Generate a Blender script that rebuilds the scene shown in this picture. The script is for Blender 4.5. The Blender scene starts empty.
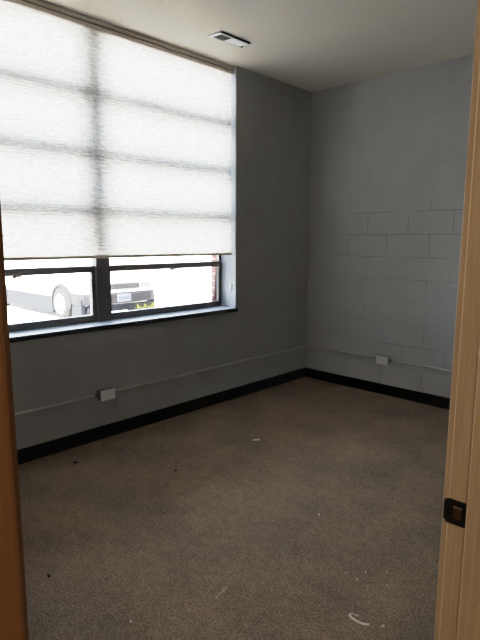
import bpy, bmesh, math, random
from mathutils import Vector, Matrix
random.seed(7)
scene = bpy.context.scene
C = scene.collection

# ------------------------------------------------------------------ measures (metres)
H = 2.927            # ceiling height
XD = 2.90            # room side of the door wall
YB = -4.47           # back wall
WY0, WY1 = -3.63, -1.08   # window opening along the window wall
SILL = 0.85
ZG = -0.08           # ground outside
YJ = -3.423          # face of the strike jamb
YH = -4.3395          # face of the hinge jamb

# ------------------------------------------------------------------ helpers
def add_box(bm, a, b, bev=0.0, seg=2):
    t = bmesh.new()
    bmesh.ops.create_cube(t, size=1.0)
    a, b = Vector(a), Vector(b)
    d = b - a
    bmesh.ops.scale(t, vec=(abs(d.x), abs(d.y), abs(d.z)), verts=t.verts)
    bmesh.ops.translate(t, vec=(a + b) / 2, verts=t.verts)
    if bev > 0:
        bmesh.ops.bevel(t, geom=list(t.edges), offset=bev, segments=seg, affect='EDGES', profile=0.5)
    join(bm, t)
    return bm

def join(bm, t):
    m = bpy.data.meshes.new('tmp')
    t.to_mesh(m); t.free()
    bm.from_mesh(m)
    bpy.data.meshes.remove(m)

def box(a, b, bev=0.0, seg=2):
    return add_box(bmesh.new(), a, b, bev, seg)

def add_tube(bm, pts, r, n=12, caps=True):
    pts = [Vector(p) for p in pts]
    rr = r if isinstance(r, (list, tuple)) else [r] * len(pts)
    rings = []
    ref = None
    for i, p in enumerate(pts):
        a = pts[max(0, i - 1)]; b = pts[min(len(pts) - 1, i + 1)]
        t = (b - a).normalized()
        if ref is None:
            ref = Vector((0, 0, 1)) if abs(t.z) < 0.9 else Vector((1, 0, 0))
        u = (ref - t * ref.dot(t)).normalized()
        v = t.cross(u); ref = u
        rings.append([bm.verts.new(p + (u * math.cos(2 * math.pi * k / n) + v * math.sin(2 * math.pi * k / n)) * rr[i]) for k in range(n)])
    for i in range(len(rings) - 1):
        for k in range(n):
            bm.faces.new((rings[i][k], rings[i][(k + 1) % n], rings[i + 1][(k + 1) % n], rings[i + 1][k]))
    if caps:
        bm.faces.new(list(reversed(rings[0]))); bm.faces.new(rings[-1])
    return bm

def add_loft(bm, rings, caps=True):
    rs = [[bm.verts.new(Vector(p)) for p in r] for r in rings]
    n = len(rs[0])
    for i in range(len(rs) - 1):
        for k in range(n):
            bm.faces.new((rs[i][k], rs[i][(k + 1) % n], rs[i + 1][(k + 1) % n], rs[i + 1][k]))
    if caps:
        bm.faces.new(list(reversed(rs[0]))); bm.faces.new(rs[-1])
    return bm

def add_lathe_y(bm, c, prof, n=40):
    """prof = list of (radius, y offset); turned about an axis along y through c"""
    rings = []
    for r, y in prof:
        rings.append([(c[0] + r * math.cos(2 * math.pi * k / n), c[1] + y, c[2] + r * math.sin(2 * math.pi * k / n)) for k in range(n)])
    return add_loft(bm, rings)

def obj(name, bm, mat, parent=None, origin=None, smooth=False):
    bmesh.ops.recalc_face_normals(bm, faces=bm.faces)
    me = bpy.data.meshes.new(name)
    if origin is None:
        if parent is not None:
            origin = parent.matrix_world.translation if False else parent['_o']
        else:
            xs = [v.co for v in bm.verts]
            origin = Vector(((min(v.x for v in xs) + max(v.x for v in xs)) / 2, (min(v.y for v in xs) + max(v.y for v in xs)) / 2, min(v.z for v in xs)))
    origin = Vector(origin)
    bmesh.ops.translate(bm, vec=-origin, verts=bm.verts)
    bm.to_mesh(me); bm.free()
    if smooth:
        for p in me.polygons: p.use_smooth = True
    me.materials.append(mat)
    o = bpy.data.objects.new(name, me)
    C.objects.link(o)
    if parent is not None:
        o.parent = parent
        o.location = origin - Vector(parent['_o'])
    else:
        o.location = origin
    o['_o'] = tuple(origin)
    return o

def tag(o, label, cat, group=None, kind=None):
    o['label'] = label; o['category'] = cat
    if group: o['group'] = group
    if kind: o['kind'] = kind
    return o

def thing(name, label, cat, loc, group=None, kind=None):
    o = bpy.data.objects.new(name, None)
    o.empty_display_size = 0.05
    C.objects.link(o); o.location = loc; o['_o'] = tuple(loc)
    return tag(o, label, cat, group, kind)

def struct(name, bm, mat, label, cat):
    o = obj(name, bm, mat, origin=(0, 0, 0))
    return tag(o, label, cat, kind='structure')

# ------------------------------------------------------------------ materials
class NT:
    def __init__(self, name):
        self.m = bpy.data.materials.new(name); self.m.use_nodes = True
        self.t = self.m.node_tree; self.t.nodes.clear()
        self.out = self.t.nodes.new('ShaderNodeOutputMaterial')
    def n(self, typ, **kw):
        nd = self.t.nodes.new(typ)
        for k, v in kw.items():
            if k in nd.inputs: self.set(nd, k, v)
            else: setattr(nd, k, v)
        return nd
    def set(self, nd, k, v):
        if hasattr(v, 'is_output'): self.t.links.new(v, nd.inputs[k])
        else: nd.inputs[k].default_value = v
    def link(self, a, b): self.t.links.new(a, b)
    def pos(self, scale=(1, 1, 1), loc=(0, 0, 0)):
        g = self.n('ShaderNodeNewGeometry')
        mp = self.n('ShaderNodeMapping')
        mp.inputs['Scale'].default_value = scale; mp.inputs['Location'].default_value = loc
        self.link(g.outputs['Position'], mp.inputs['Vector'])
        return mp.outputs['Vector']
    def noise(self, vec, scale, detail=3, rough=0.5):
        nd = self.n('ShaderNodeTexNoise'); nd.inputs['Scale'].default_value = scale
        nd.inputs['Detail'].default_value = detail; nd.inputs['Roughness'].default_value = rough
        self.link(vec, nd.inputs['Vector']); return nd.outputs['Fac']
    def ramp(self, fac, stops):
        r = self.n('ShaderNodeValToRGB')
        e = r.color_ramp.elements
        while len(e) < len(stops): e.new(0.5)
        for x, (p, c) in zip(e, stops):
            x.position = p; x.color = (*c, 1) if len(c) == 3 else c
        self.link(fac, r.inputs['Fac']); return r.outputs['Color']
    def mathn(self, op, a, b):
        nd = self.n('ShaderNodeMath', operation=op)
        for i, v in enumerate((a, b)):
            if hasattr(v, 'is_output'): self.link(v, nd.inputs[i])
            else: nd.inputs[i].default_value = v
        return nd.outputs[0]
    def mix(self, fac, a, b, typ='MIX'):
        nd = self.n('ShaderNodeMix', data_type='RGBA', blend_type=typ)
        for i, v in ((0, fac), (6, a), (7, b)):
            if hasattr(v, 'is_output'): self.link(v, nd.inputs[i])
            else: nd.inputs[i].default_value = v if i == 0 else (*v, 1)
        return nd.outputs[2]
    def bump(self, h, strength, dist, normal=None):
        nd = self.n('ShaderNodeBump'); nd.inputs['Strength'].default_value = strength; nd.inputs['Distance'].default_value = dist
        self.link(h, nd.inputs['Height'])
        if normal is not None: self.link(normal, nd.inputs['Normal'])
        return nd.outputs['Normal']
    def bsdf(self, col, rough=0.6, metal=0.0, normal=None, spec=0.5):
        b = self.n('ShaderNodeBsdfPrincipled')
        if hasattr(col, 'is_output'): self.link(col, b.inputs['Base Color'])
        else: b.inputs['Base Color'].default_value = (*col, 1)
        if hasattr(rough, 'is_output'): self.link(rough, b.inputs['Roughness'])
        else: b.inputs['Roughness'].default_value = rough
        b.inputs['Metallic'].default_value = metal
        b.inputs['Specular IOR Level'].default_value = spec
        if normal is not None: self.link(normal, b.inputs['Normal'])
        self.link(b.outputs[0], self.out.inputs['Surface'])
        return b

def plain(name, col, rough=0.6, metal=0.0, var=0.06, scale=30, bump=0.0, spec=0.5):
    k = NT(name)
    v = k.pos()
    n = k.noise(v, scale, 3)
    c = k.ramp(n, [(0.3, tuple(x * (1 - var) for x in col)), (0.7, tuple(min(1, x * (1 + var)) for x in col))])
    nm = k.bump(n, bump, 0.002) if bump else None
    k.bsdf(c, rough, metal, nm, spec)
    return k.m

def cmu_paint(name, axis, off, col, joint=0.62, jstr=1.0):
    """painted concrete block in running bond: 203 mm courses, 406 mm long"""
    k = NT(name)
    g = k.n('ShaderNodeNewGeometry')
    s = k.n('ShaderNodeSeparateXYZ'); k.link(g.outputs['Position'], s.inputs[0])
    cb = k.n('ShaderNodeCombineXYZ')
    k.link(k.mathn('SUBTRACT', s.outputs[axis], off[0] - 8.128), cb.inputs[0])
    k.link(k.mathn('SUBTRACT', s.outputs['Z'], off[1] - 0.8128), cb.inputs[1])
    P = g.outputs['Position']
    wob = k.n('ShaderNodeTexNoise'); wob.inputs['Scale'].default_value = 9.0
    k.link(P, wob.inputs['Vector'])
    va = k.n('ShaderNodeVectorMath', operation='MULTIPLY_ADD')
    k.link(wob.outputs['Color'], va.inputs[0]); va.inputs[1].default_value = (0.006, 0.006, 0); k.link(cb.outputs[0], va.inputs[2])
    br = k.n('ShaderNodeTexBrick', offset=0.5, offset_frequency=2, squash=1.0)
    br.inputs['Scale'].default_value = 1.0
    br.inputs['Brick Width'].default_value = 0.4064; br.inputs['Row Height'].default_value = 0.2032
    br.inputs['Mortar Size'].default_value = 0.0042; br.inputs['Mortar Smooth'].default_value = 0.35
    br.inputs['Bias'].default_value = 0.0
    br.inputs['Color1'].default_value = (0.42, 0.42, 0.42, 1); br.inputs['Color2'].default_value = (0.58, 0.58, 0.58, 1)
    k.link(va.outputs[0], br.inputs['Vector'])
    jf = br.outputs['Fac']
    # paint fills the joints unevenly, nearly all of them high on the wall
    patch = k.noise(P, 1.7, 2)
    zr = k.n('ShaderNodeMapRange'); k.link(s.outputs['Z'], zr.inputs['Value'])
    zr.inputs['From Min'].default_value = 1.72; zr.inputs['From Max'].default_value = 1.85
    zr.inputs['To Min'].default_value = 1.0; zr.inputs['To Max'].default_value = 0.12
    keep = k.ramp(patch, [(0.40, (0.15,) * 3), (0.56, (1,) * 3)])
    jm = k.mathn('MULTIPLY', k.mathn('MULTIPLY', jf, keep), zr.outputs[0])
    jm = k.mathn('MULTIPLY', jm, jstr)
    if axis == 'X':      # joints filled flush near the corner
        xr = k.n('ShaderNodeMapRange'); k.link(s.outputs['X'], xr.inputs['Value'])
        xr.inputs['From Min'].default_value = 0.25; xr.inputs['From Max'].default_value = 0.75
        xr.inputs['To Min'].default_value = 0.12; xr.inputs['To Max'].default_value = 1.0
        jm = k.mathn('MULTIPLY', jm, xr.outputs[0])
    blot = k.noise(P, 3.0, 4, 0.6)
    pit = k.noise(P, 75, 4, 0.75)
    base = k.ramp(blot, [(0.3, tuple(x * 0.93 for x in col)), (0.7, tuple(x * 1.05 for x in col))])
    tint = k.mix(0.04, base, br.outputs['Color'], 'OVERLAY')
    c = k.mix(jm, tint, tuple(x * joint for x in col))
    h = k.mathn('SUBTRACT', k.mathn('MULTIPLY', pit, 0.5), jm)
    nm = k.bump(h, 0.55, 0.004)
    k.bsdf(c, 0.62, 0, nm, 0.3)
    return k.m

def carpet_mat():
    k = NT('carpet')
    v = k.pos()
    vo = k.n('ShaderNodeTexVoronoi'); vo.inputs['Scale'].default_value = 165; vo.inputs['Randomness'].default_value = 0.55
    k.link(v, vo.inputs['Vector'])
    fl = k.noise(v, 240, 2)
    md = k.noise(v, 22, 4, 0.65)
    lg = k.noise(v, 2.6, 4, 0.6)
    c1 = k.ramp(vo.outputs['Distance'], [(0.1, (0.2398, 0.19, 0.1444)), (0.75, (0.1134, 0.088, 0.0644))])
    c2 = k.mix(0.55, c1, k.ramp(fl, [(0.3, (0.0972, 0.074, 0.0552)), (0.7, (0.2754, 0.222, 0.1674))]))
    c3 = k.mix(1.0, c2, k.ramp(md, [(0.3, (0.80,) * 3), (0.7, (1.12,) * 3)]), 'MULTIPLY')
    c4 = k.mix(1.0, c3, k.ramp(lg, [(0.32, (0.78, 0.79, 0.81)), (0.68, (1.14, 1.09, 1.02))]), 'MULTIPLY')
    gr = k.noise(v, 105, 2, 0.7)
    c4 = k.mix(1.0, c4, k.ramp(gr, [(0.34, (0.72, 0.71, 0.70)), (0.66, (1.78, 1.73, 1.64))]), 'MULTIPLY')
    h = k.mathn('ADD', k.mathn('MULTIPLY', vo.outputs['Distance'], -1.0), k.mathn('MULTIPLY', fl, 0.6))
    nm = k.bump(h, 0.8, 0.005)
    k.bsdf(c4, 0.95, 0, nm, 0.1)
    return k.m

def wood_mat(name, ca, cb):
    k = NT(name)
    v = k.pos((18, 18, 0.9))
    n1 = k.noise(v, 2.2, 5, 0.6)
    n2 = k.noise(k.pos((140, 140, 3)), 2.0, 3, 0.6)
    c = k.ramp(n1, [(0.3, ca), (0.7, cb)])
    c = k.mix(0.35, c, k.ramp(n2, [(0.35, tuple(x * 0.8 for x in ca)), (0.65, tuple(min(1, x * 1.1) for x in cb))]))
    nm = k.bump(n2, 0.12, 0.001)
    k.bsdf(c, 0.42, 0, nm, 0.4)
    return k.m

def shade_mat():
    k = NT('shade_fabric')
    st = k.noise(k.pos((1, 14, 80)), 1.0, 4, 0.7)     # threads and crinkles running along the pleats
    s2 = k.noise(k.pos((1, 34, 60)), 1.0, 3, 0.7)
    f = k.mathn('ADD', k.mathn('MULTIPLY', st, 0.6), k.mathn('MULTIPLY', s2, 0.4))
    col = k.ramp(f, [(0.42, (0.44, 0.385, 0.31)), (0.58, (0.78, 0.735, 0.665))])
    tr = k.n('ShaderNodeBsdfTranslucent'); k.link(col, tr.inputs['Color'])
    df = k.n('ShaderNodeBsdfDiffuse'); df.inputs['Color'].default_value = (0.74, 0.71, 0.65, 1)
    mx = k.n('ShaderNodeMixShader'); mx.inputs[0].default_value = 0.72
    k.link(df.outputs[0], mx.inputs[1]); k.link(tr.outputs[0], mx.inputs[2])
    # open weave: a little light goes nearly straight through
    rf = k.n('ShaderNodeBsdfRefraction'); rf.inputs['IOR'].default_value = 1.12; rf.inputs['Roughness'].default_value = 0.6
    k.link(col, rf.inputs['Color'])
    m2 = k.n('ShaderNodeMixShader'); m2.inputs[0].default_value = 0.02
    k.link(mx.outputs[0], m2.inputs[1]); k.link(rf.outputs[0], m2.inputs[2])
    k.link(m2.outputs[0], k.out.inputs['Surface'])
    return k.m

def glass_mat(name, tint=(1, 1, 1), refl=0.06):
    k = NT(name)
    t = k.n('ShaderNodeBsdfTransparent'); t.inputs['Color'].default_value = (*tint, 1)
    g = k.n('ShaderNodeBsdfGlossy'); g.inputs['Roughness'].default_value = 0.03
    fr = k.n('ShaderNodeFresnel'); fr.inputs['IOR'].default_value = 1.45
    mx = k.n('ShaderNodeMixShader')
    k.link(fr.outputs[0], mx.inputs[0]); k.link(t.outputs[0], mx.inputs[1]); k.link(g.outputs[0], mx.inputs[2])
    k.link(mx.outputs[0], k.out.inputs['Surface'])
    return k.m

def brick_mat():
    k = NT('red_brick')
    g = k.n('ShaderNodeNewGeometry')
    s = k.n('ShaderNodeSeparateXYZ'); k.link(g.outputs['Position'], s.inputs[0])
    cb = k.n('ShaderNodeCombineXYZ')
    k.link(k.mathn('ADD', k.mathn('ADD', s.outputs['X'], s.outputs['Y']), 20.0 + 0.10), cb.inputs[0])
    k.link(k.mathn('ADD', s.outputs['Z'], 1.015), cb.inputs[1])
    br = k.n('ShaderNodeTexBrick', offset=0.5, offset_frequency=2)
    br.inputs['Scale'].default_value = 1.0
    br.inputs['Brick Width'].default_value = 0.203; br.inputs['Row Height'].default_value = 0.0677
    br.inputs['Mortar Size'].default_value = 0.006; br.inputs['Mortar Smooth'].default_value = 0.1
    br.inputs['Color1'].default_value = (0.1445, 0.051, 0.0425, 1); br.inputs['Color2'].default_value = (0.119, 0.0391, 0.0323, 1)
    br.inputs['Mortar'].default_value = (0.75, 0.72, 0.68, 1)
    k.link(cb.outputs[0], br.inputs['Vector'])
    nm = k.bump(k.mathn('SUBTRACT', 1.0, br.outputs['Fac']), 0.5, 0.006)
    k.bsdf(br.outputs['Color'], 0.85, 0, nm, 0.2)
    return k.m

M = {}
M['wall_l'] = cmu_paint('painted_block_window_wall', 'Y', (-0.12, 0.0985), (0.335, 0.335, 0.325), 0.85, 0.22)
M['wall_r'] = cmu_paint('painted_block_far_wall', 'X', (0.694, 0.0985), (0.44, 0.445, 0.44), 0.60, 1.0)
M['drywall'] = plain('painted_drywall', (0.36, 0.36, 0.35), 0.7, var=0.03, scale=60, bump=0.05)
M['ceiling'] = plain('ceiling_paint', (0.77, 0.725, 0.63), 0.85, var=0.03, scale=40, bump=0.15)
M['hall'] = plain('hall_paint', (0.62, 0.58, 0.50), 0.8, var=0.03)
M['reveal'] = plain('reveal_paint', (0.50, 0.525, 0.55), 0.6, var=0.03)
M['carpet'] = carpet_mat()
M['base'] = plain('black_rubber_base', (0.006, 0.006, 0.0065), 0.45, var=0.2, spec=0.35)
M['sill'] = plain('black_sill', (0.012, 0.012, 0.013), 0.20, var=0.2, spec=0.6)
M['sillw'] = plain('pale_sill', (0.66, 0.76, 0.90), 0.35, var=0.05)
M['mull'] = plain('grey_mullion', (0.22, 0.22, 0.215), 0.45, var=0.08)
M['frame'] = plain('dark_bronze_aluminium', (0.075, 0.070, 0.066), 0.40, 0.0, var=0.1)
M['shade'] = shade_mat()
M['muntin'] = plain('skylight_blue_muntin', (0.32, 0.60, 1.0), 0.5, var=0.05)  # skylight blue put into the bar colour to tint the shade bands
M['rail'] = plain('shade_rail', (0.56, 0.52, 0.44), 0.5, var=0.04)
M['railgap'] = plain('shade_rail_gap', (0.012, 0.011, 0.010), 0.6)
M['brail'] = plain('shade_bottom_rail', (0.80, 0.72, 0.56), 0.5, var=0.04)
M['glass'] = glass_mat('window_glass')
M['conduit'] = M['wall_l']
M['cond_paint'] = plain('painted_conduit', (0.44, 0.44, 0.42), 0.5, var=0.04)
M['box'] = plain('outlet_box_shading', (0.20, 0.20, 0.20), 0.5, var=0.05)  # side shading of the boxes put into a darker colour
M['plate'] = plain('outlet_plate', (0.78, 0.78, 0.76), 0.45, var=0.03)
M['socket'] = plain('socket_slot', (0.03, 0.03, 0.03), 0.6)
M['vent'] = plain('vent_white', (0.95, 0.96, 0.98), 0.45, var=0.02)
M['ventdark'] = plain('vent_dark', (0.05, 0.05, 0.048), 0.6)
M['ventgrille'] = plain('vent_grille', (0.13, 0.128, 0.12), 0.5)
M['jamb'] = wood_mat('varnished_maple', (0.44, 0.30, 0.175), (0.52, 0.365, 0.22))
M['jamb_h'] = wood_mat('varnished_maple_shaded', (0.10, 0.040, 0.012), (0.135, 0.054, 0.017))  # darkened copy of the frame wood, dim light put into the colour
M['edge'] = plain('worn_wood_highlight', (0.66, 0.50, 0.32), 0.4, var=0.05)  # edge highlight painted in as pale wood, along with wear
M['bronze'] = plain('oil_rubbed_bronze', (0.018, 0.013, 0.010), 0.38, 0.6, var=0.2)
M['brick'] = brick_mat()
M['ground'] = plain('sunlit_concrete', (0.62, 0.60, 0.57), 0.9, var=0.06, scale=1.5)
M['paint'] = plain('white_car_paint', (0.78, 0.79, 0.80), 0.25, var=0.02)
M['valance_shade'] = plain('car_valance_shade_band', (0.0089, 0.0102, 0.0132), 0.7, var=0.06, scale=4, spec=0.03)  # shade of the lower flank put into the colour; also the valance
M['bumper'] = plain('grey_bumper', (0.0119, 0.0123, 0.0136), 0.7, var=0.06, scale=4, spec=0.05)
M['chrome'] = plain('chrome', (0.75, 0.76, 0.78), 0.18, 1.0, var=0.02)
M['tyre'] = plain('tyre_rubber', (0.0153, 0.0153, 0.0161), 0.9, var=0.1, spec=0.03)
M['hub'] = plain('cream_hubcap', (0.80, 0.77, 0.66), 0.35, var=0.03)
M['carglass'] = plain('car_glass', (0.40, 0.43, 0.46), 0.06, var=0.05)
M['grille'] = plain('car_grille', (0.0255, 0.0255, 0.0272), 0.6, 0.0, var=0.1, spec=0.05)
M['lamp'] = plain('headlamp_lens', (0.085, 0.0892, 0.0935), 0.12, var=0.03)
M['plate_car'] = plain('licence_plate', (0.0638, 0.0765, 0.0978), 0.6, var=0.02, spec=0.05)
M['plate_ink'] = plain('plate_ink', (0.02, 0.03, 0.055), 0.6, spec=0.03)
M['weed'] = plain('weed_leaf', (0.04, 0.043, 0.010), 0.8, var=0.3, scale=20, spec=0.03)
M['conc'] = plain('pale_concrete', (0.66, 0.66, 0.65), 0.9, var=0.06)
M['paper'] = plain('white_paper', (0.62, 0.58, 0.52), 0.8, var=0.05)
M['twig'] = plain('dry_straw', (0.42, 0.36, 0.26), 0.8, var=0.1)
M['leafd'] = plain('dark_debris', (0.010, 0.008, 0.007), 0.9, var=0.2, spec=0.05)
M['crumb'] = plain('pale_crumb', (0.58, 0.52, 0.44), 0.85, var=0.1)

# ------------------------------------------------------------------ room shell
def wall_with_hole_y(x0, x1, ya, yb, za, zb, h):   # slab normal to x with a hole (y0,y1,z0,z1)
    bm = bmesh.new()
    y0, y1, z0, z1 = h
    if y0 > ya: add_box(bm, (x0, ya, za), (x1, y0, zb))
    if yb > y1: add_box(bm, (x0, y1, za), (x1, yb, zb))
    if z0 > za: add_box(bm, (x0, y0, za), (x1, y1, z0))
    if zb > z1: add_box(bm, (x0, y0, z1), (x1, y1, zb))
    return bm

struct('floor', box((0, YB, -0.10), (XD + 0.12, 0, 0)), M['carpet'], 'brown grey loop pile carpet covering the whole room', 'floor')
struct('ceiling', box((-0.199, YB - 0.12, H), (XD + 0.12, 0.2, H + 0.15)), M['ceiling'], 'plain off white painted ceiling', 'ceiling')
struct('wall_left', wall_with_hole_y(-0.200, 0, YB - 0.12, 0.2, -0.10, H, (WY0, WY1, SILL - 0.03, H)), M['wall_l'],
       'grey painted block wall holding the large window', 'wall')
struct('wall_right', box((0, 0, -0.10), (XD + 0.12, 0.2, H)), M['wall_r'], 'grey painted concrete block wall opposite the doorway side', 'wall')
struct('wall_back', box((0, YB - 0.12, -0.10), (XD + 0.12, YB, H)), M['drywall'], 'grey wall at the near end of the room', 'wall')
struct('wall_front', wall_with_hole_y(XD, XD + 0.12, YB, 0, 0, H, (YH - 0.02, YJ + 0.02, 0, 2.09)), M['drywall'],
       'grey wall that holds the doorway', 'wall')
# brick skin outside
struct('wall_exterior', wall_with_hole_y(-0.322, -0.2005, -7.5, 4.0, ZG, H + 0.4, (WY0 + 0.005, WY1 - 0.005, SILL - 0.031, H + 0.06)), M['brick'],
       'red brick facing outside the window with white joints', 'brick wall')
# painted reveal linings of the window opening
bm = bmesh.new()
add_box(bm, (-0.19, WY1 - 0.006, SILL), (0.0005, WY1 + 0.002, H))
add_box(bm, (-0.19, WY0 - 0.002, SILL), (0.0005, WY0 + 0.006, H))
struct('trim_1', bm, M['reveal'], 'white painted side reveal of the window opening', 'window reveal')
# baseboards
def base_run(name, a, b, label):
    return struct(name, box(a, b, 0.003), M['base'], label, 'baseboard')
base_run('baseboard_left', (0.0, YB, 0.0), (0.010, 0, 0.1016), 'black rubber baseboard under the window wall')
base_run('baseboard_right', (0.010, -0.010, 0.0), (XD, 0, 0.1016), 'black rubber baseboard along the far block wall')
base_run('baseboard_back', (0.010, YB, 0.0), (XD, YB + 0.010, 0.1016), 'black rubber baseboard on the near end wall')
base_run('baseboard_front', (XD - 0.010, YJ + 0.10, 0.0), (XD, -0.010, 0.1016), 'black rubber baseboard right of the doorway')

# ------------------------------------------------------------------ window
w = thing('window_1', 'large dark framed window with bars behind the shade', 'window', (-0.22, (WY0 + WY1) / 2, SILL), kind='structure')
MUL0, MUL1 = -2.502, -2.330
def wpart(name, bm, mat=None, parent=w, **k): return obj(name, bm, mat or M['frame'], parent, **k)
bm = bmesh.new()   # outer frame
add_box(bm, (-0.199, WY1 - 0.035, SILL), (-0.185, WY1 - 0.006, H), 0.003)
add_box(bm, (-0.222, WY0 + 0.006, SILL), (-0.185, WY0 + 0.035, H), 0.003)
add_box(bm, (-0.222, WY0 + 0.03, SILL), (-0.185, WY1 - 0.03, SILL + 0.03), 0.003)
add_box(bm, (-0.222, WY0 + 0.03, H - 0.06), (-0.185, WY1 - 0.03, H), 0.003)
wpart('window_frame', bm)
wpart('mullion', box((-0.221, MUL0, 1.36), (-0.165, MUL1 - 0.004, H - 0.01), 0.004), M['mull'])
wpart('mullion_post', box((-0.221, MUL0 + 0.100, SILL + 0.002), (-0.150, MUL1 + 0.044, 1.365), 0.004))
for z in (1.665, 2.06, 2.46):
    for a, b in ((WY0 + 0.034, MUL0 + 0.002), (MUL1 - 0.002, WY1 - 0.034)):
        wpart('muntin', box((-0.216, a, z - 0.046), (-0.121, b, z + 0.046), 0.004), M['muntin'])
# ventilator sashes at the bottom of each bay, fixed panes above
def ring(y0, y1, z0, z1, x0, x1, wd, wt, wb):
    bm = bmesh.new()
    add_box(bm, (x0, y0, z0), (x1, y0 + wd, z1), 0.004)
    add_box(bm, (x0, y1 - wd, z0), (x1, y1, z1), 0.004)
    add_box(bm, (x0, y0 + wd - 0.004, z0), (x1, y1 - wd + 0.004, z0 + wb), 0.004)
    add_box(bm, (x0, y0 + wd - 0.004, z1 - wt), (x1, y1 - wd + 0.004, z1), 0.004)
    return bm
for a, b in ((WY0 + 0.012, MUL0 + 0.108), (MUL1 + 0.034, WY1 - 0.010)):
    s = wpart('vent_sash', ring(a, b, SILL + 0.006, 1.270, -0.220, -0.180, 0.033, 0.050, 0.046))
    obj('pane', box((-0.203, a + 0.03, SILL + 0.045), (-0.199, b - 0.03, 1.23)), M['glass'], s)
    c = (a + b) / 2
    bm = bmesh.new()   # small cam latch under the top rail
    add_box(bm, (-0.182, c - 0.055, 1.222), (-0.166, c + 0.055, 1.240), 0.004)
    add_box(bm, (-0.172, c - 0.012, 1.205), (-0.150, c + 0.012, 1.236), 0.005)
    add_tube(bm, [(-0.158, c, 1.222), (-0.152, c + 0.055, 1.214)], 0.006)
    obj('latch', bm, M['frame'], s)
    wpart('pane', box((-0.214, a + 0.02, 1.268), (-0.210, b - 0.02, H - 0.058)), M['glass'])
# sill
bm = bmesh.new()
add_box(bm, (-0.19, WY0, SILL - 0.03), (0.0, WY1, SILL))
ws = tag(obj('window_sill', bm, M['sillw'], origin=(0, 0, 0)), 'pale window sill with a black front edge under the whole window', 'sill', kind='structure')
obj('sill_nosing', box((-0.002, WY0 - 0.02, SILL - 0.034), (0.014, WY1 + 0.012, SILL - 0.001), 0.003), M['sill'], ws)

# ------------------------------------------------------------------ shade
SX, SY0, SY1, SZ0, SZ1 = -0.046, WY0 + 0.02, -1.099, 1.335, 2.868
sh = thing('cellular_shade', 'off white pleated window shade lowered over most of the window', 'window shade', (SX, (SY0 + SY1) / 2, SZ0))
bm = bmesh.new()
n = 78
pts = []
for i in range(2 * n + 1):
    z = SZ0 + 0.012 + (SZ1 - SZ0 - 0.012) * i / (2 * n)
    pts.append((SX + (0.0028 if i % 2 else -0.0028), z))
ny = 24
grid = [[bm.verts.new((x + 0.0012 * math.sin(j * 1.7 + i * 0.6), SY0 + (SY1 - SY0) * j / ny, z)) for j in range(ny + 1)] for i, (x, z) in enumerate(pts)]
for i in range(len(grid) - 1):
    for j in range(ny):
        bm.faces.new((grid[i][j], grid[i][j + 1], grid[i + 1][j + 1], grid[i + 1][j]))
obj('shade_fabric', bm, M['shade'], sh)
bm = bmesh.new()
add_box(bm, (SX - 0.022, SY0 - 0.004, SZ0 - 0.006), (SX + 0.014, SY1 + 0.004, SZ0 + 0.016), 0.004)
obj('bottom_rail', bm, M['brail'], sh)
hr = obj('head_rail', box((SX - 0.025, SY0 - 0.010, SZ1 - 0.006), (-0.020, SY1 + 0.010, SZ1 + 0.020), 0.003), M['rail'], sh)
obj('rail_gap', box((SX - 0.025, SY0 - 0.010, SZ1 + 0.019), (-0.027, SY1 + 0.010, SZ1 + 0.028)), M['railgap'], hr)
obj('mounting_strip', box((SX - 0.025, SY0 - 0.010, SZ1 + 0.027), (-0.019, SY1 + 0.012, H - 0.003), 0.003), M['rail'], hr)
# little pull handle under the bottom rail
tag(obj('cord_clip', box((-0.064, WY1 - 0.016, 1.005), (-0.040, WY1 - 0.006, 1.075), 0.003), M['plate']),
    'small white cord clip on the window side reveal', 'clip')

# ------------------------------------------------------------------ conduit and outlets
zc, rc, OL = 0.344, 0.0095, -2.470
xo = rc - 0.0004
CG = 'lengths of conduit between the outlet boxes'
tag(obj('electrical_conduit', add_tube(bmesh.new(), [(xo, YB + 0.01, zc), (xo, OL - 0.081, zc)], rc), M['cond_paint'], smooth=True),
    'grey conduit on the window wall left of its outlet box', 'conduit', CG)
bm = bmesh.new()
add_tube(bm, [(xo, OL + 0.081, zc), (xo, -0.03, zc), (xo + 0.006, -0.016, zc), (0.03, -xo, zc), (0.853, -xo, zc)], rc)
tag(obj('electrical_conduit', bm, M['cond_paint'], smooth=True), 'grey conduit bending round the corner between the two outlet boxes', 'conduit', CG)
bm = bmesh.new()
add_tube(bm, [(1.015, -xo, zc), (XD - 0.005, -xo, zc)], rc)
tag(obj('electrical_conduit', bm, M['cond_paint'], smooth=True), 'grey conduit on the far wall right of its outlet box', 'conduit', CG)

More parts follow.
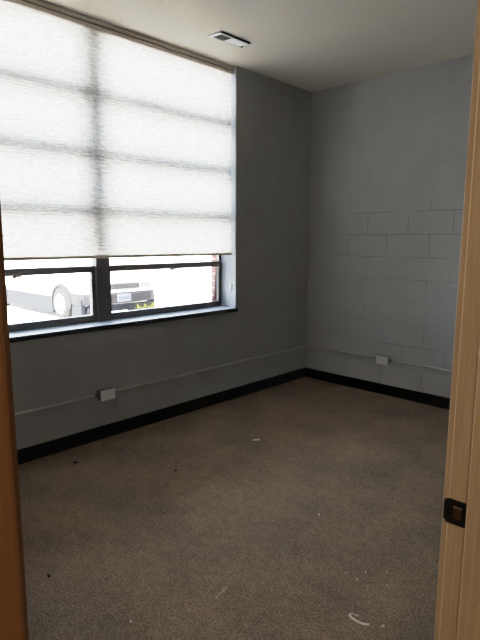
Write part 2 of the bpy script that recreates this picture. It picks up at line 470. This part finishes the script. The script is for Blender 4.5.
def outlet(origin, label, mirror):
    """surface box, built facing +x at the origin, then turned"""
    t = thing('outlet_box', label, 'electrical outlet', origin, 'surface mounted outlet boxes on the conduit')
    rot = Matrix.Identity(3) if not mirror else Matrix.Rotation(-math.pi / 2, 3, 'Z')
    o = Vector(origin)
    def put(name, bm, mat, parent):
        bmesh.ops.transform(bm, matrix=rot.to_4x4(), verts=bm.verts)
        bmesh.ops.translate(bm, vec=o, verts=bm.verts)
        return obj(name, bm, mat, parent)
    put('box_body', box((0.0005, -0.058, -0.036), (0.054, 0.058, 0.036), 0.004), M['box'], t)
    cp = put('cover_plate', box((0.054, -0.060, -0.038), (0.0585, 0.060, 0.038), 0.002), M['plate'], t)
    for s in (-1, 1):
        bm = bmesh.new()
        add_box(bm, (0.058, s * 0.020 - 0.014, -0.016), (0.0600, s * 0.020 + 0.014, 0.016), 0.001)
        rc_ = put('receptacle', bm, M['plate'], cp)
        bm = bmesh.new()
        add_box(bm, (0.0595, s * 0.020 - 0.004, 0.004), (0.0606, s * 0.020 + 0.004, 0.0055))
        add_box(bm, (0.0595, s * 0.020 - 0.004, -0.0055), (0.0606, s * 0.020 + 0.004, -0.004))
        sl = put('slot', bm, M['socket'], cp)
    for s in (-1, 1):
        bm = add_tube(bmesh.new(), [(xo, s * 0.057, 0), (xo, s * 0.080, 0)], [0.0145, 0.0145])
        put('conduit_connector', bm, M['box'], t)
    return t
outlet((0, OL, zc), 'pale outlet box on the window wall below the sill', False)
outlet((0.934, 0, zc), 'white outlet box on the far block wall', True)

# ------------------------------------------------------------------ ceiling vent
vt = thing('ceiling_vent', 'white rectangular air vent set in the ceiling', 'air vent', (0.392, -1.555, H - 0.0035))
bm = bmesh.new()
vt.rotation_euler = (0, math.radians(3), 0)     # its far side hangs slightly open
x0, x1, y0, y1, zt, zb = 0.325, 0.447, -1.708, -1.402, H - 0.0035, H - 0.0140
for a, b in (((x0, y0, zb), (x0 + 0.014, y1, zt)), ((x1 - 0.014, y0, zb), (x1, y1, zt)),
             ((x0, y0, zb), (x1, y0 + 0.030, zt)), ((x0, y1 - 0.014, zb), (x1, y1, zt))):
    add_box(bm, a, b, 0.002)
obj('vent_frame', bm, M['vent'], vt)
obj('damper_plate', box((x0 + 0.012, -1.566, zb + 0.003), (x1 - 0.012, y1 - 0.012, zt), 0.001), M['vent'], vt)
g = obj('grille', box((x0 + 0.012, y0 + 0.028, zb + 0.006), (x1 - 0.012, -1.566, zt)), M['ventgrille'], vt)
bm = bmesh.new()
for i in range(8):
    y = y0 + 0.036 + i * 0.0134
    add_box(bm, (x0 + 0.012, y, zb + 0.002), (x1 - 0.012, y + 0.003, zb + 0.008))
obj('louver', bm, M['ventgrille'], g)
obj('shadow_gap', box((x1, y0 + 0.01, zb + 0.004), (x1 + 0.007, y1 + 0.004, zt + 0.006)), M['ventdark'], vt)
obj('lever', box((0.372, y1 - 0.012, zb - 0.010), (0.378, y1 + 0.002, zb + 0.002), 0.001), M['ventdark'], vt)

# ------------------------------------------------------------------ doorway
d = thing('door_1', 'varnished wooden door frame around the open doorway', 'door frame', (XD + 0.06, (YJ + YH) / 2, 0), kind='structure')
JX0, JX1 = XD - 0.001, XD + 0.124
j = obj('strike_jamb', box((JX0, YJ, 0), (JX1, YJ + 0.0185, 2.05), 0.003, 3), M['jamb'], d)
obj('worn_edge_highlight', add_tube(bmesh.new(), [(JX0 + 0.0405, YJ - 0.0058, 0.0), (JX0 + 0.0405, YJ - 0.0058, 2.03)], 0.0016, 8), M['edge'], j)
obj('worn_edge_highlight', add_tube(bmesh.new(), [(JX0 + 0.001, YJ + 0.0006, 0.0), (JX0 + 0.001, YJ + 0.0006, 2.04)], 0.0014, 8), M['edge'], j)
obj('door_stop', box((JX0 + 0.040, YJ - 0.007, 0), (JX0 + 0.077, YJ + 0.001, 2.04), 0.002, 2), M['jamb'], j)
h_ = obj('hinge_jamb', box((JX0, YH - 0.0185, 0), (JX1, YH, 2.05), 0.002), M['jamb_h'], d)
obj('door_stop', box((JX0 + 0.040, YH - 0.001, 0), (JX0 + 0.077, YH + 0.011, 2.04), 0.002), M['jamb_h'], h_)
obj('head_jamb', box((JX0, YH, 2.05), (JX1, YJ, 2.0685), 0.002), M['jamb'], d)
def casing(y0, y1, x0, x1, mat):
    return obj('casing', box((x0, y0, 0), (x1, y1, 2.12), 0.004, 3), mat, d)
casing(YJ + 0.003, YJ + 0.064, XD - 0.014, XD - 0.0005, M['jamb'])
casing(YJ + 0.006, YJ + 0.064, XD + 0.1205, XD + 0.134, M['jamb'])
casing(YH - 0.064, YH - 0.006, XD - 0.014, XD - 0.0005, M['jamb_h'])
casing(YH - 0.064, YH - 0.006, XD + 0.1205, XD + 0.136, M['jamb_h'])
obj('head_casing', box((XD + 0.1205, YH - 0.064, 2.056), (XD + 0.134, YJ + 0.064, 2.12), 0.003), M['jamb'], d)
# strike plate let into the jamb with its lip past the edge
SZ = 0.919
bm = bmesh.new()
def plate_poly(x0, x1, z0, z1, y, th, r=0.006):
    t = bmesh.new()
    pts = []
    for cx, cz, a0 in ((x1 - r, z1 - r, 0), (x0 + r, z1 - r, 90), (x0 + r, z0 + r, 180), (x1 - r, z0 + r, 270)):
        for k in range(5):
            a = math.radians(a0 + 22.5 * k)
            pts.append((cx + r * math.cos(a), cz + r * math.sin(a)))
    add_loft(t, [[(px, y, pz) for px, pz in pts], [(px, y + th, pz) for px, pz in pts]])
    return t
join(bm, plate_poly(JX0 - 0.004, JX0 + 0.039, SZ - 0.0265, SZ + 0.0265, YJ - 0.0022, 0.003))
add_box(bm, (JX0 - 0.0085, YJ - 0.002, SZ - 0.022), (JX0 + 0.002, YJ + 0.0075, SZ + 0.022), 0.002)
sp = obj('strike_plate', bm, M['bronze'], j)
sp['label'] = 'dark bronze strike plate'
obj('latch_hole', box((JX0 + 0.012, YJ - 0.0030, SZ - 0.012), (JX0 + 0.028, YJ - 0.0018, SZ + 0.010), 0.0004), plain('latch_hole_brass', (0.055, 0.022, 0.008), 0.5, 0.4), sp)
obj('hole_rim', box((JX0 + 0.012, YJ - 0.0038, SZ + 0.010), (JX0 + 0.030, YJ - 0.0018, SZ + 0.0135), 0.0008), plain('worn_brass_edge', (0.30, 0.20, 0.12), 0.35, 0.8), sp)

# ------------------------------------------------------------------ hallway the photograph is taken from
struct('floor_hall', box((XD + 0.12, -6.2, -0.10), (4.7, -1.8, 0)), M['carpet'], 'carpet of the hallway outside the doorway', 'floor')
struct('ceiling_hall', box((XD + 0.12, -6.2, 2.60), (4.7, -1.8, 2.7)), M['ceiling'], 'ceiling of the hallway outside the doorway', 'ceiling')
bm = bmesh.new()
add_box(bm, (4.7, -6.2, 0), (4.8, -1.8, 2.7))
add_box(bm, (XD + 0.12, -6.3, 0), (4.8, -6.2, 2.7))
add_box(bm, (XD + 0.12, -1.8, 0), (4.8, -1.7, 2.7))
add_box(bm, (XD, -6.3, 0), (XD + 0.12, YB - 0.12, 2.7))
struct('wall_hall', bm, M['hall'], 'cream walls of the hallway outside the doorway', 'wall')

# ------------------------------------------------------------------ outside
struct('ground', box((-160, -120, ZG - 0.2), (-0.322, 120, ZG)), M['ground'], 'bright sunlit concrete parking ground outside the window', 'ground')

XF, YC, HW = -5.3, 1.19, 0.85
car = thing('car', 'white car with grey bumper parked facing the window outside', 'car', (XF - 2.2, YC, ZG))
def sec(dd, zlo, zb, zt, hw):
    x = XF - dd
    half = [(0, zlo), (hw * 0.80, zlo), (hw * 0.97, zlo + 0.06), (hw, zlo + 0.20), (hw, zb - 0.10), (hw * 0.965, zb - 0.02), (hw * 0.88, zb + 0.02), (hw * 0.5, zt), (0, zt + 0.012)]
    pts = [(x, YC + y, ZG + z) for y, z in half] + [(x, YC - y, ZG + z) for y, z in reversed(half[1:-1])]
    return pts
bm = bmesh.new()
add_loft(bm, [sec(*s) for s in ((0.0, 0.34, 0.70, 0.72, 0.70), (0.05, 0.27, 0.74, 0.77, 0.76), (0.25, 0.22, 0.77, 0.82, 0.81), (0.7, 0.19, 0.81, 0.88, 0.845),
    (1.3, 0.18, 0.86, 0.94, 0.85), (2.2, 0.18, 0.88, 0.95, 0.85), (3.3, 0.18, 0.89, 0.96, 0.85), (3.9, 0.20, 0.89, 0.97, 0.835), (4.25, 0.25, 0.87, 0.95, 0.79), (4.38, 0.34, 0.84, 0.90, 0.72))])
obj('body', bm, M['paint'], car, smooth=True)
def cab(dd, z, hw): return [(XF - dd, YC + y, ZG + z) for y in (-hw, hw)]
bm = bmesh.new()     # glasshouse
def ringz(z, d0, d1, hw, r=0.12):
    return [(XF - d0, YC - hw + r, ZG + z), (XF - d0, YC + hw - r, ZG + z), (XF - d0 - r, YC + hw, ZG + z), (XF - d1 + r, YC + hw, ZG + z),
            (XF - d1, YC + hw - r, ZG + z), (XF - d1, YC - hw + r, ZG + z), (XF - d1 + r, YC - hw, ZG + z), (XF - d0 - r, YC - hw, ZG + z)]
add_loft(bm, [ringz(0.90, 1.22, 4.02, 0.77), ringz(1.32, 1.95, 3.55, 0.62)])
cabin = obj('cabin_glass', bm, M['carglass'], car)
bm = bmesh.new()
add_loft(bm, [ringz(1.31, 1.93, 3.57, 0.63), ringz(1.38, 2.02, 3.48, 0.59), ringz(1.41, 2.20, 3.30, 0.45)])
obj('roof', bm, M['paint'], car)
for s in (-1, 1):
    for da, db in ((1.34, 2.02), (2.62, 2.68), (3.90, 3.46)):
        bm = add_tube(bmesh.new(), [(XF - da, YC + s * 0.772, ZG + 0.89), (XF - db, YC + s * 0.625, ZG + 1.33)], 0.03, 8)
        obj('pillar', bm, M['paint'], car)
    bm = bmesh.new()
    add_box(bm, (XF - 1.62, YC + s * 0.80 - 0.02, ZG + 0.93), (XF - 1.50, YC + s * 0.80 + s * 0.16, ZG + 1.05), 0.02)
    obj('side_mirror', bm, M['paint'], car)
    # dark panels added low on the flank, body shade put into their colour
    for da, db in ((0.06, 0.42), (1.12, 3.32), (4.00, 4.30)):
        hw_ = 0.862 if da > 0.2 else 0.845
        obj('flank_shade_band', box((XF - db, YC + s * (hw_ - 0.10), ZG + 0.09), (XF - da, YC + s * hw_, ZG + 0.43), 0.02), M['valance_shade'], car)
    obj('door_trim', box((XF - 3.2, YC + s * 0.845, ZG + 0.585), (XF - 1.15, YC + s * 0.860, ZG + 0.605), 0.004), M['bumper'], car)
    obj('turn_lamp', box((XF - 0.30, YC + s * 0.785, ZG + 0.56), (XF - 0.12, YC + s * 0.825, ZG + 0.62), 0.008), plain('amber_lens', (0.35, 0.12, 0.02), 0.3), car)
    for dx in (0.78, 3.66):
        cx, cz = XF - dx, ZG + 0.31
        bm = bmesh.new()
        prof = [(0.16, -0.10), (0.27, -0.10), (0.305, -0.075), (0.31, -0.03), (0.31, 0.03), (0.305, 0.075), (0.27, 0.10), (0.16, 0.10)]
        add_lathe_y(bm, (cx, YC + s * 0.785, cz), prof)
        wh = obj('wheel', bm, M['tyre'], car, smooth=False)
        bm = bmesh.new()
        add_lathe_y(bm, (cx, YC + s * 0.785, cz), [(0.19, s * 0.09), (0.185, s * 0.102), (0.12, s * 0.098), (0.06, s * 0.112), (0.02, s * 0.116)])
        obj('hubcap', bm, M['hub'], wh)
        bm = bmesh.new()     # arch lip
        rr = []
        for k in range(17):
            a = math.radians(-8 + 196 * k / 16)
            ca, sa = math.cos(a), math.sin(a)
            rr.append([(cx + 0.335 * ca, YC + s * 0.80, cz + 0.335 * sa), (cx + 0.395 * ca, YC + s * 0.80, cz + 0.395 * sa),
                       (cx + 0.395 * ca, YC + s * 0.872, cz + 0.395 * sa), (cx + 0.335 * ca, YC + s * 0.876, cz + 0.335 * sa)])
        add_loft(bm, rr)
        obj('wheel_arch', bm, M['bumper'], car)
        bm = bmesh.new()
        add_lathe_y(bm, (cx, YC + s * 0.852, cz + 0.02), [(0.335, 0), (0.335, s * 0.003)])
        obj('wheel_well', bm, M['bumper'], car)
# bumper: bar with rounded, swept back ends
bm = bmesh.new()
secs = []
for y, xb in ((-0.86, -0.42), (-0.855, -0.20), (-0.80, -0.04), (-0.65, 0.04), (-0.3, 0.075), (0.3, 0.075), (0.65, 0.04), (0.80, -0.04), (0.855, -0.20), (0.86, -0.42)):
    x = XF + xb
    secs.append([(x - 0.10, YC + y * 0.97, ZG + 0.31), (x - 0.015, YC + y, ZG + 0.33), (x, YC + y, ZG + 0.37), (x, YC + y, ZG + 0.50), (x - 0.015, YC + y, ZG + 0.535), (x - 0.10, YC + y * 0.97, ZG + 0.545)])
add_loft(bm, secs)
bp = obj('bumper', bm, M['bumper'], car)
bm = bmesh.new()
add_tube(bm, [(p[4][0] - 0.004, p[4][1], p[4][2] + 0.010) for p in secs[1:-1]], 0.014, 8)
obj('bumper_strip', bm, M['chrome'], bp)
bm = bmesh.new()
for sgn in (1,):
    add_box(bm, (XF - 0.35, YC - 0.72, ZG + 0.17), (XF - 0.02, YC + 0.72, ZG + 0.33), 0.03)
obj('front_valance', bm, M['valance_shade'], car)
pl = obj('licence_plate', box((XF + 0.074, YC - 0.152, ZG + 0.355), (XF + 0.084, YC + 0.152, ZG + 0.505), 0.003), M['plate_car'], bp)
bm = bmesh.new()
for i, (ww, hh) in enumerate(((0.026, 0.055), (0.022, 0.06), (0.028, 0.05), (0.02, 0.06), (0.026, 0.055), (0.024, 0.06))):
    y = YC - 0.108 + i * 0.043
    add_box(bm, (XF + 0.083, y - ww / 2, ZG + 0.425 - hh / 2), (XF + 0.0855, y + ww / 2, ZG + 0.425 + hh / 2))
obj('plate_lettering', bm, M['plate_ink'], pl)
bm = bmesh.new()
add_box(bm, (XF - 0.02, YC - 0.42, ZG + 0.585), (XF + 0.012, YC + 0.42, ZG + 0.71), 0.012)
for i in range(4):
    z = ZG + 0.60 + i * 0.028
    add_box(bm, (XF + 0.008, YC - 0.41, z), (XF + 0.022, YC + 0.41, z + 0.010), 0.002)
obj('grille', bm, M['grille'], car)
for s in (-1, 1):
    obj('headlamp', box((XF - 0.08, YC + s * 0.56 - 0.125, ZG + 0.585), (XF + 0.010, YC + s * 0.56 + 0.125, ZG + 0.71), 0.025), M['lamp'], car)

# weeds and a concrete stop between the car and the building
def weed(cx, cy, n, hh, label):
    bm = bmesh.new()
    for i in range(n):
        a = random.uniform(0, 2 * math.pi); r = random.uniform(0, 0.11)
        x, y = cx + r * math.cos(a), cy + r * math.sin(a)
        b = random.uniform(0, 2 * math.pi); L = hh * random.uniform(0.6, 1.1); ln = random.uniform(0.2, 0.7) * L
        wv = Vector((math.cos(b + 1.57), math.sin(b + 1.57), 0)) * random.uniform(0.008, 0.014)
        p = [Vector((x, y, ZG)), Vector((x + math.cos(b) * ln * 0.35, y + math.sin(b) * ln * 0.35, ZG + L * 0.6)), Vector((x + math.cos(b) * ln, y + math.sin(b) * ln, ZG + L))]
        v = [bm.verts.new(p[0] - wv), bm.verts.new(p[0] + wv), bm.verts.new(p[1] + wv * 0.9), bm.verts.new(p[1] - wv * 0.9), bm.verts.new(p[2])]
        bm.faces.new((v[0], v[1], v[2], v[3])); bm.faces.new((v[3], v[2], v[4]))
    tag(obj('weed_clump', bm, M['weed']), label, 'weeds', 'weeds in front of the car')
weed(XF + 0.32, 1.46, 60, 0.30, 'yellow green weed clump below the licence plate of the car')
weed(XF + 0.30, 1.78, 60, 0.32, 'yellow green weed clump under the right end of the car bumper')
cs = obj('parking_stop', box((XF + 0.30, 0.66, ZG), (XF + 0.46, 1.10, ZG + 0.22), 0.03, 3), M['conc'])
tag(cs, 'pale concrete parking stop in front of the car', 'parking stop')

# ------------------------------------------------------------------ bits on the carpet
def ribbon(pts, wd, lift):
    bm = bmesh.new()
    P = [Vector(p) for p in pts]
    L, R = [], []
    for i, p in enumerate(P):
        t = (P[min(i + 1, len(P) - 1)] - P[max(i - 1, 0)]).normalized()
        s = Vector((-t.y, t.x, 0)) * wd / 2
        L.append(p + s); R.append(p - s + Vector((0, 0, lift)))
    top = [bm.verts.new(q) for q in L]; bot = [bm.verts.new(q) for q in R]
    for i in range(len(P) - 1):
        bm.faces.new((top[i], bot[i], bot[i + 1], top[i + 1]))
    r = bmesh.ops.solidify(bm, geom=list(bm.faces), thickness=0.0012)
    return bm
z = 0.0035
tag(obj('paper_strip', ribbon([(2.400, -2.800, z), (2.385, -2.814, z + 0.002), (2.366, -2.821, z + 0.003), (2.345, -2.820, z + 0.003), (2.328, -2.816, z + 0.002),
    (2.318, -2.809, z + 0.004), (2.322, -2.801, z + 0.005), (2.333, -2.797, z + 0.004), (2.349, -2.792, z + 0.003)], 0.0085, 0.003), M['paper']),
    'curled white paper strip on the carpet near the door frame', 'paper strip')
bm = bmesh.new()
vs = [bm.verts.new(q) for q in ((0.812, -1.728, 0.003), (0.830, -1.748, 0.003), (0.868, -1.712, 0.006), (0.850, -1.690, 0.008))]
bm.faces.new(vs); bmesh.ops.solidify(bm, geom=list(bm.faces), thickness=0.002)
tag(obj('paper_scrap', bm, M['paper']), 'small flat pale paper scrap in the middle of the carpet', 'paper scrap')
bm = bmesh.new()
add_tube(bm, [(1.866, -3.108, 0.004), (1.862, -3.080, 0.006), (1.860, -3.050, 0.006), (1.858, -3.036, 0.007)], [0.0016, 0.0018, 0.002, 0.0012], 6)
add_tube(bm, [(1.860, -3.056, 0.006), (1.846, -3.042, 0.008), (1.852, -3.030, 0.008), (1.862, -3.036, 0.006)], 0.0015, 6)
tag(obj('straw_bit', bm, M['twig']), 'thin straw coloured twig on the carpet near the front', 'twig')
def lump(c, r, sq, mat, name, label, cat, group=None, legs=0, subd=2):
    bm = bmesh.new()
    bmesh.ops.create_icosphere(bm, subdivisions=subd, radius=r)
    for v in bm.verts:
        v.co *= random.uniform(0.7, 1.15)
    bmesh.ops.scale(bm, vec=sq, verts=bm.verts)
    bmesh.ops.rotate(bm, cent=(0, 0, 0), matrix=Matrix.Rotation(random.uniform(0, 3), 3, 'Z'), verts=bm.verts)
    zmin = min(v.co.z for v in bm.verts)
    for k in range(legs):
        a = 2 * math.pi * k / legs + 0.3
        add_tube(bm, [(0, 0, 0), (math.cos(a) * r * 1.4, math.sin(a) * r * 1.4, r * 0.5), (math.cos(a) * r * 2.3, math.sin(a) * r * 2.3, zmin)], 0.0015, 5)
    bmesh.ops.translate(bm, vec=(c[0], c[1], -zmin + 0.0005), verts=bm.verts)
    return tag(obj(name, bm, mat), label, cat, group)
lump((1.240, -3.522), 0.008, (1.5, 0.9, 0.7), M['leafd'], 'dark_crumb', 'dark crumb on the carpet close to the left door jamb', 'crumb')
lump((0.251, -2.856), 0.011, (1.2, 0.9, 0.6), M['leafd'], 'dead_leaf_bit', 'dark ragged leaf bit on the carpet by the left baseboard', 'leaf bit', legs=5)
lump((0.816, -2.461), 0.010, (1.3, 0.9, 0.5), M['leafd'], 'dark_speck', 'dark speck on the carpet beyond the ragged leaf bit', 'speck')
lump((1.728, -3.429), 0.0052, (1.2, 1, 0.8), M['crumb'], 'pale_crumb', 'pale crumb on the carpet right of the dark crumb', 'crumb')
lump((2.442, -2.769), 0.0055, (1.2, 1, 0.7), M['crumb'], 'pale_crumb', 'pale crumb right of the curled paper strip', 'crumb')
lump((1.787, -2.264), 0.0060, (1.3, 0.8, 0.6), M['crumb'], 'pale_crumb', 'pale crumb alone in the middle right of the carpet', 'crumb')
for (x, y, r, lab) in ((2.222, -2.523, 0.0042, 'pale crumb topmost in the cluster behind the paper strip'), (2.293, -2.459, 0.0042, 'pale crumb rightmost in the cluster behind the paper strip'),
                  (2.336, -2.540, 0.004, 'pale crumb lowest in the cluster behind the paper strip'), (2.222, -2.595, 0.004, 'pale crumb in the middle of the cluster behind the paper strip')):
    lump((x, y), r, (1.2, 0.9, 0.7), M['crumb'], 'pale_crumb', lab, 'crumb', 'crumbs behind the paper strip')
bm = add_tube(bmesh.new(), [(2.157, -2.604, 0.003), (2.163, -2.590, 0.004), (2.166, -2.580, 0.003)], 0.0013, 5)
tag(obj('lint_thread', bm, M['twig']), 'short pale lint thread left of the crumb cluster', 'lint')

# ------------------------------------------------------------------ light
W = bpy.data.worlds.new('sky'); scene.world = W; W.use_nodes = True
nt = W.node_tree; nt.nodes.clear()
sk = nt.nodes.new('ShaderNodeTexSky'); sk.sky_type = 'HOSEK_WILKIE'
el = math.radians(50)
sun_from = Vector((0.03, -1.0, 0)).normalized() * math.cos(el) + Vector((0, 0, math.sin(el)))
sk.sun_direction = sun_from; sk.turbidity = 3.5; sk.ground_albedo = 0.4
mixw = nt.nodes.new('ShaderNodeMix'); mixw.data_type = 'RGBA'; mixw.inputs[0].default_value = 0.6
nt.links.new(sk.outputs[0], mixw.inputs[6]); mixw.inputs[7].default_value = (1.18, 1.28, 1.44, 1)
bg = nt.nodes.new('ShaderNodeBackground'); bg.inputs['Strength'].default_value = 18
ow = nt.nodes.new('ShaderNodeOutputWorld')
nt.links.new(mixw.outputs[2], bg.inputs['Color']); nt.links.new(bg.outputs[0], ow.inputs['Surface'])

sl = bpy.data.lights.new('sun', 'SUN'); sl.energy = 205; sl.angle = math.radians(1.0); sl.color = (1.0, 0.95, 0.87)
so = bpy.data.objects.new('sun', sl); C.objects.link(so); so.location = (-8, -12, 14)
so.rotation_euler = (-sun_from).to_track_quat('-Z', 'Y').to_euler()

al = bpy.data.lights.new('hall_ceiling_light', 'AREA'); al.energy = 24; al.size = 0.5; al.color = (1.0, 0.85, 0.66)
ao = bpy.data.objects.new('hall_ceiling_light', al); C.objects.link(ao); ao.location = (3.75, -4.9, 2.58)

# ------------------------------------------------------------------ camera
yaw, pitch, roll = 0.7647, -0.1543, 0.0044
f = Vector((-math.sin(yaw) * math.cos(pitch), math.cos(yaw) * math.cos(pitch), math.sin(pitch)))
r0 = Vector((math.cos(yaw), math.sin(yaw), 0)); u0 = r0.cross(f)
r = math.cos(roll) * r0 + math.sin(roll) * u0
u = -math.sin(roll) * r0 + math.cos(roll) * u0
cam = bpy.data.cameras.new('camera'); co = bpy.data.objects.new('camera', cam); C.objects.link(co)
cam.sensor_fit = 'HORIZONTAL'; cam.sensor_width = 36.0; cam.lens = 518.7 / 480 * 36.0
cam.clip_start = 0.02; cam.clip_end = 400
co.matrix_world = Matrix(((r.x, u.x, -f.x, 3.28), (r.y, u.y, -f.y, -4.443), (r.z, u.z, -f.z, 1.469), (0, 0, 0, 1)))
scene.camera = co
scene.view_settings.view_transform = 'Standard'
scene.view_settings.look = 'None'
scene.view_settings.exposure = 0.0
# camera-like shoulder: highlights roll off instead of clipping
scene.view_settings.use_curve_mapping = True
cm = scene.view_settings.curve_mapping
WL = 5.0
cm.white_level = (WL, WL, WL); cm.black_level = (0, 0, 0)
cv = cm.curves[3]
pts_ = [(0, 0), (0.3, 0.31), (0.6, 0.60), (1.0, 0.77), (1.6, 0.865), (3.0, 0.95), (5.0, 1.0)]
cv.points[0].location = (0, 0); cv.points[1].location = (1, 1)
for a, b in pts_[1:-1]: cv.points.new(a / WL, b)
cm.update()
scene.cycles.max_bounces = 16
scene.cycles.diffuse_bounces = 8
scene.cycles.transparent_max_bounces = 16

for o in scene.objects:
    if '_o' in o: del o['_o']
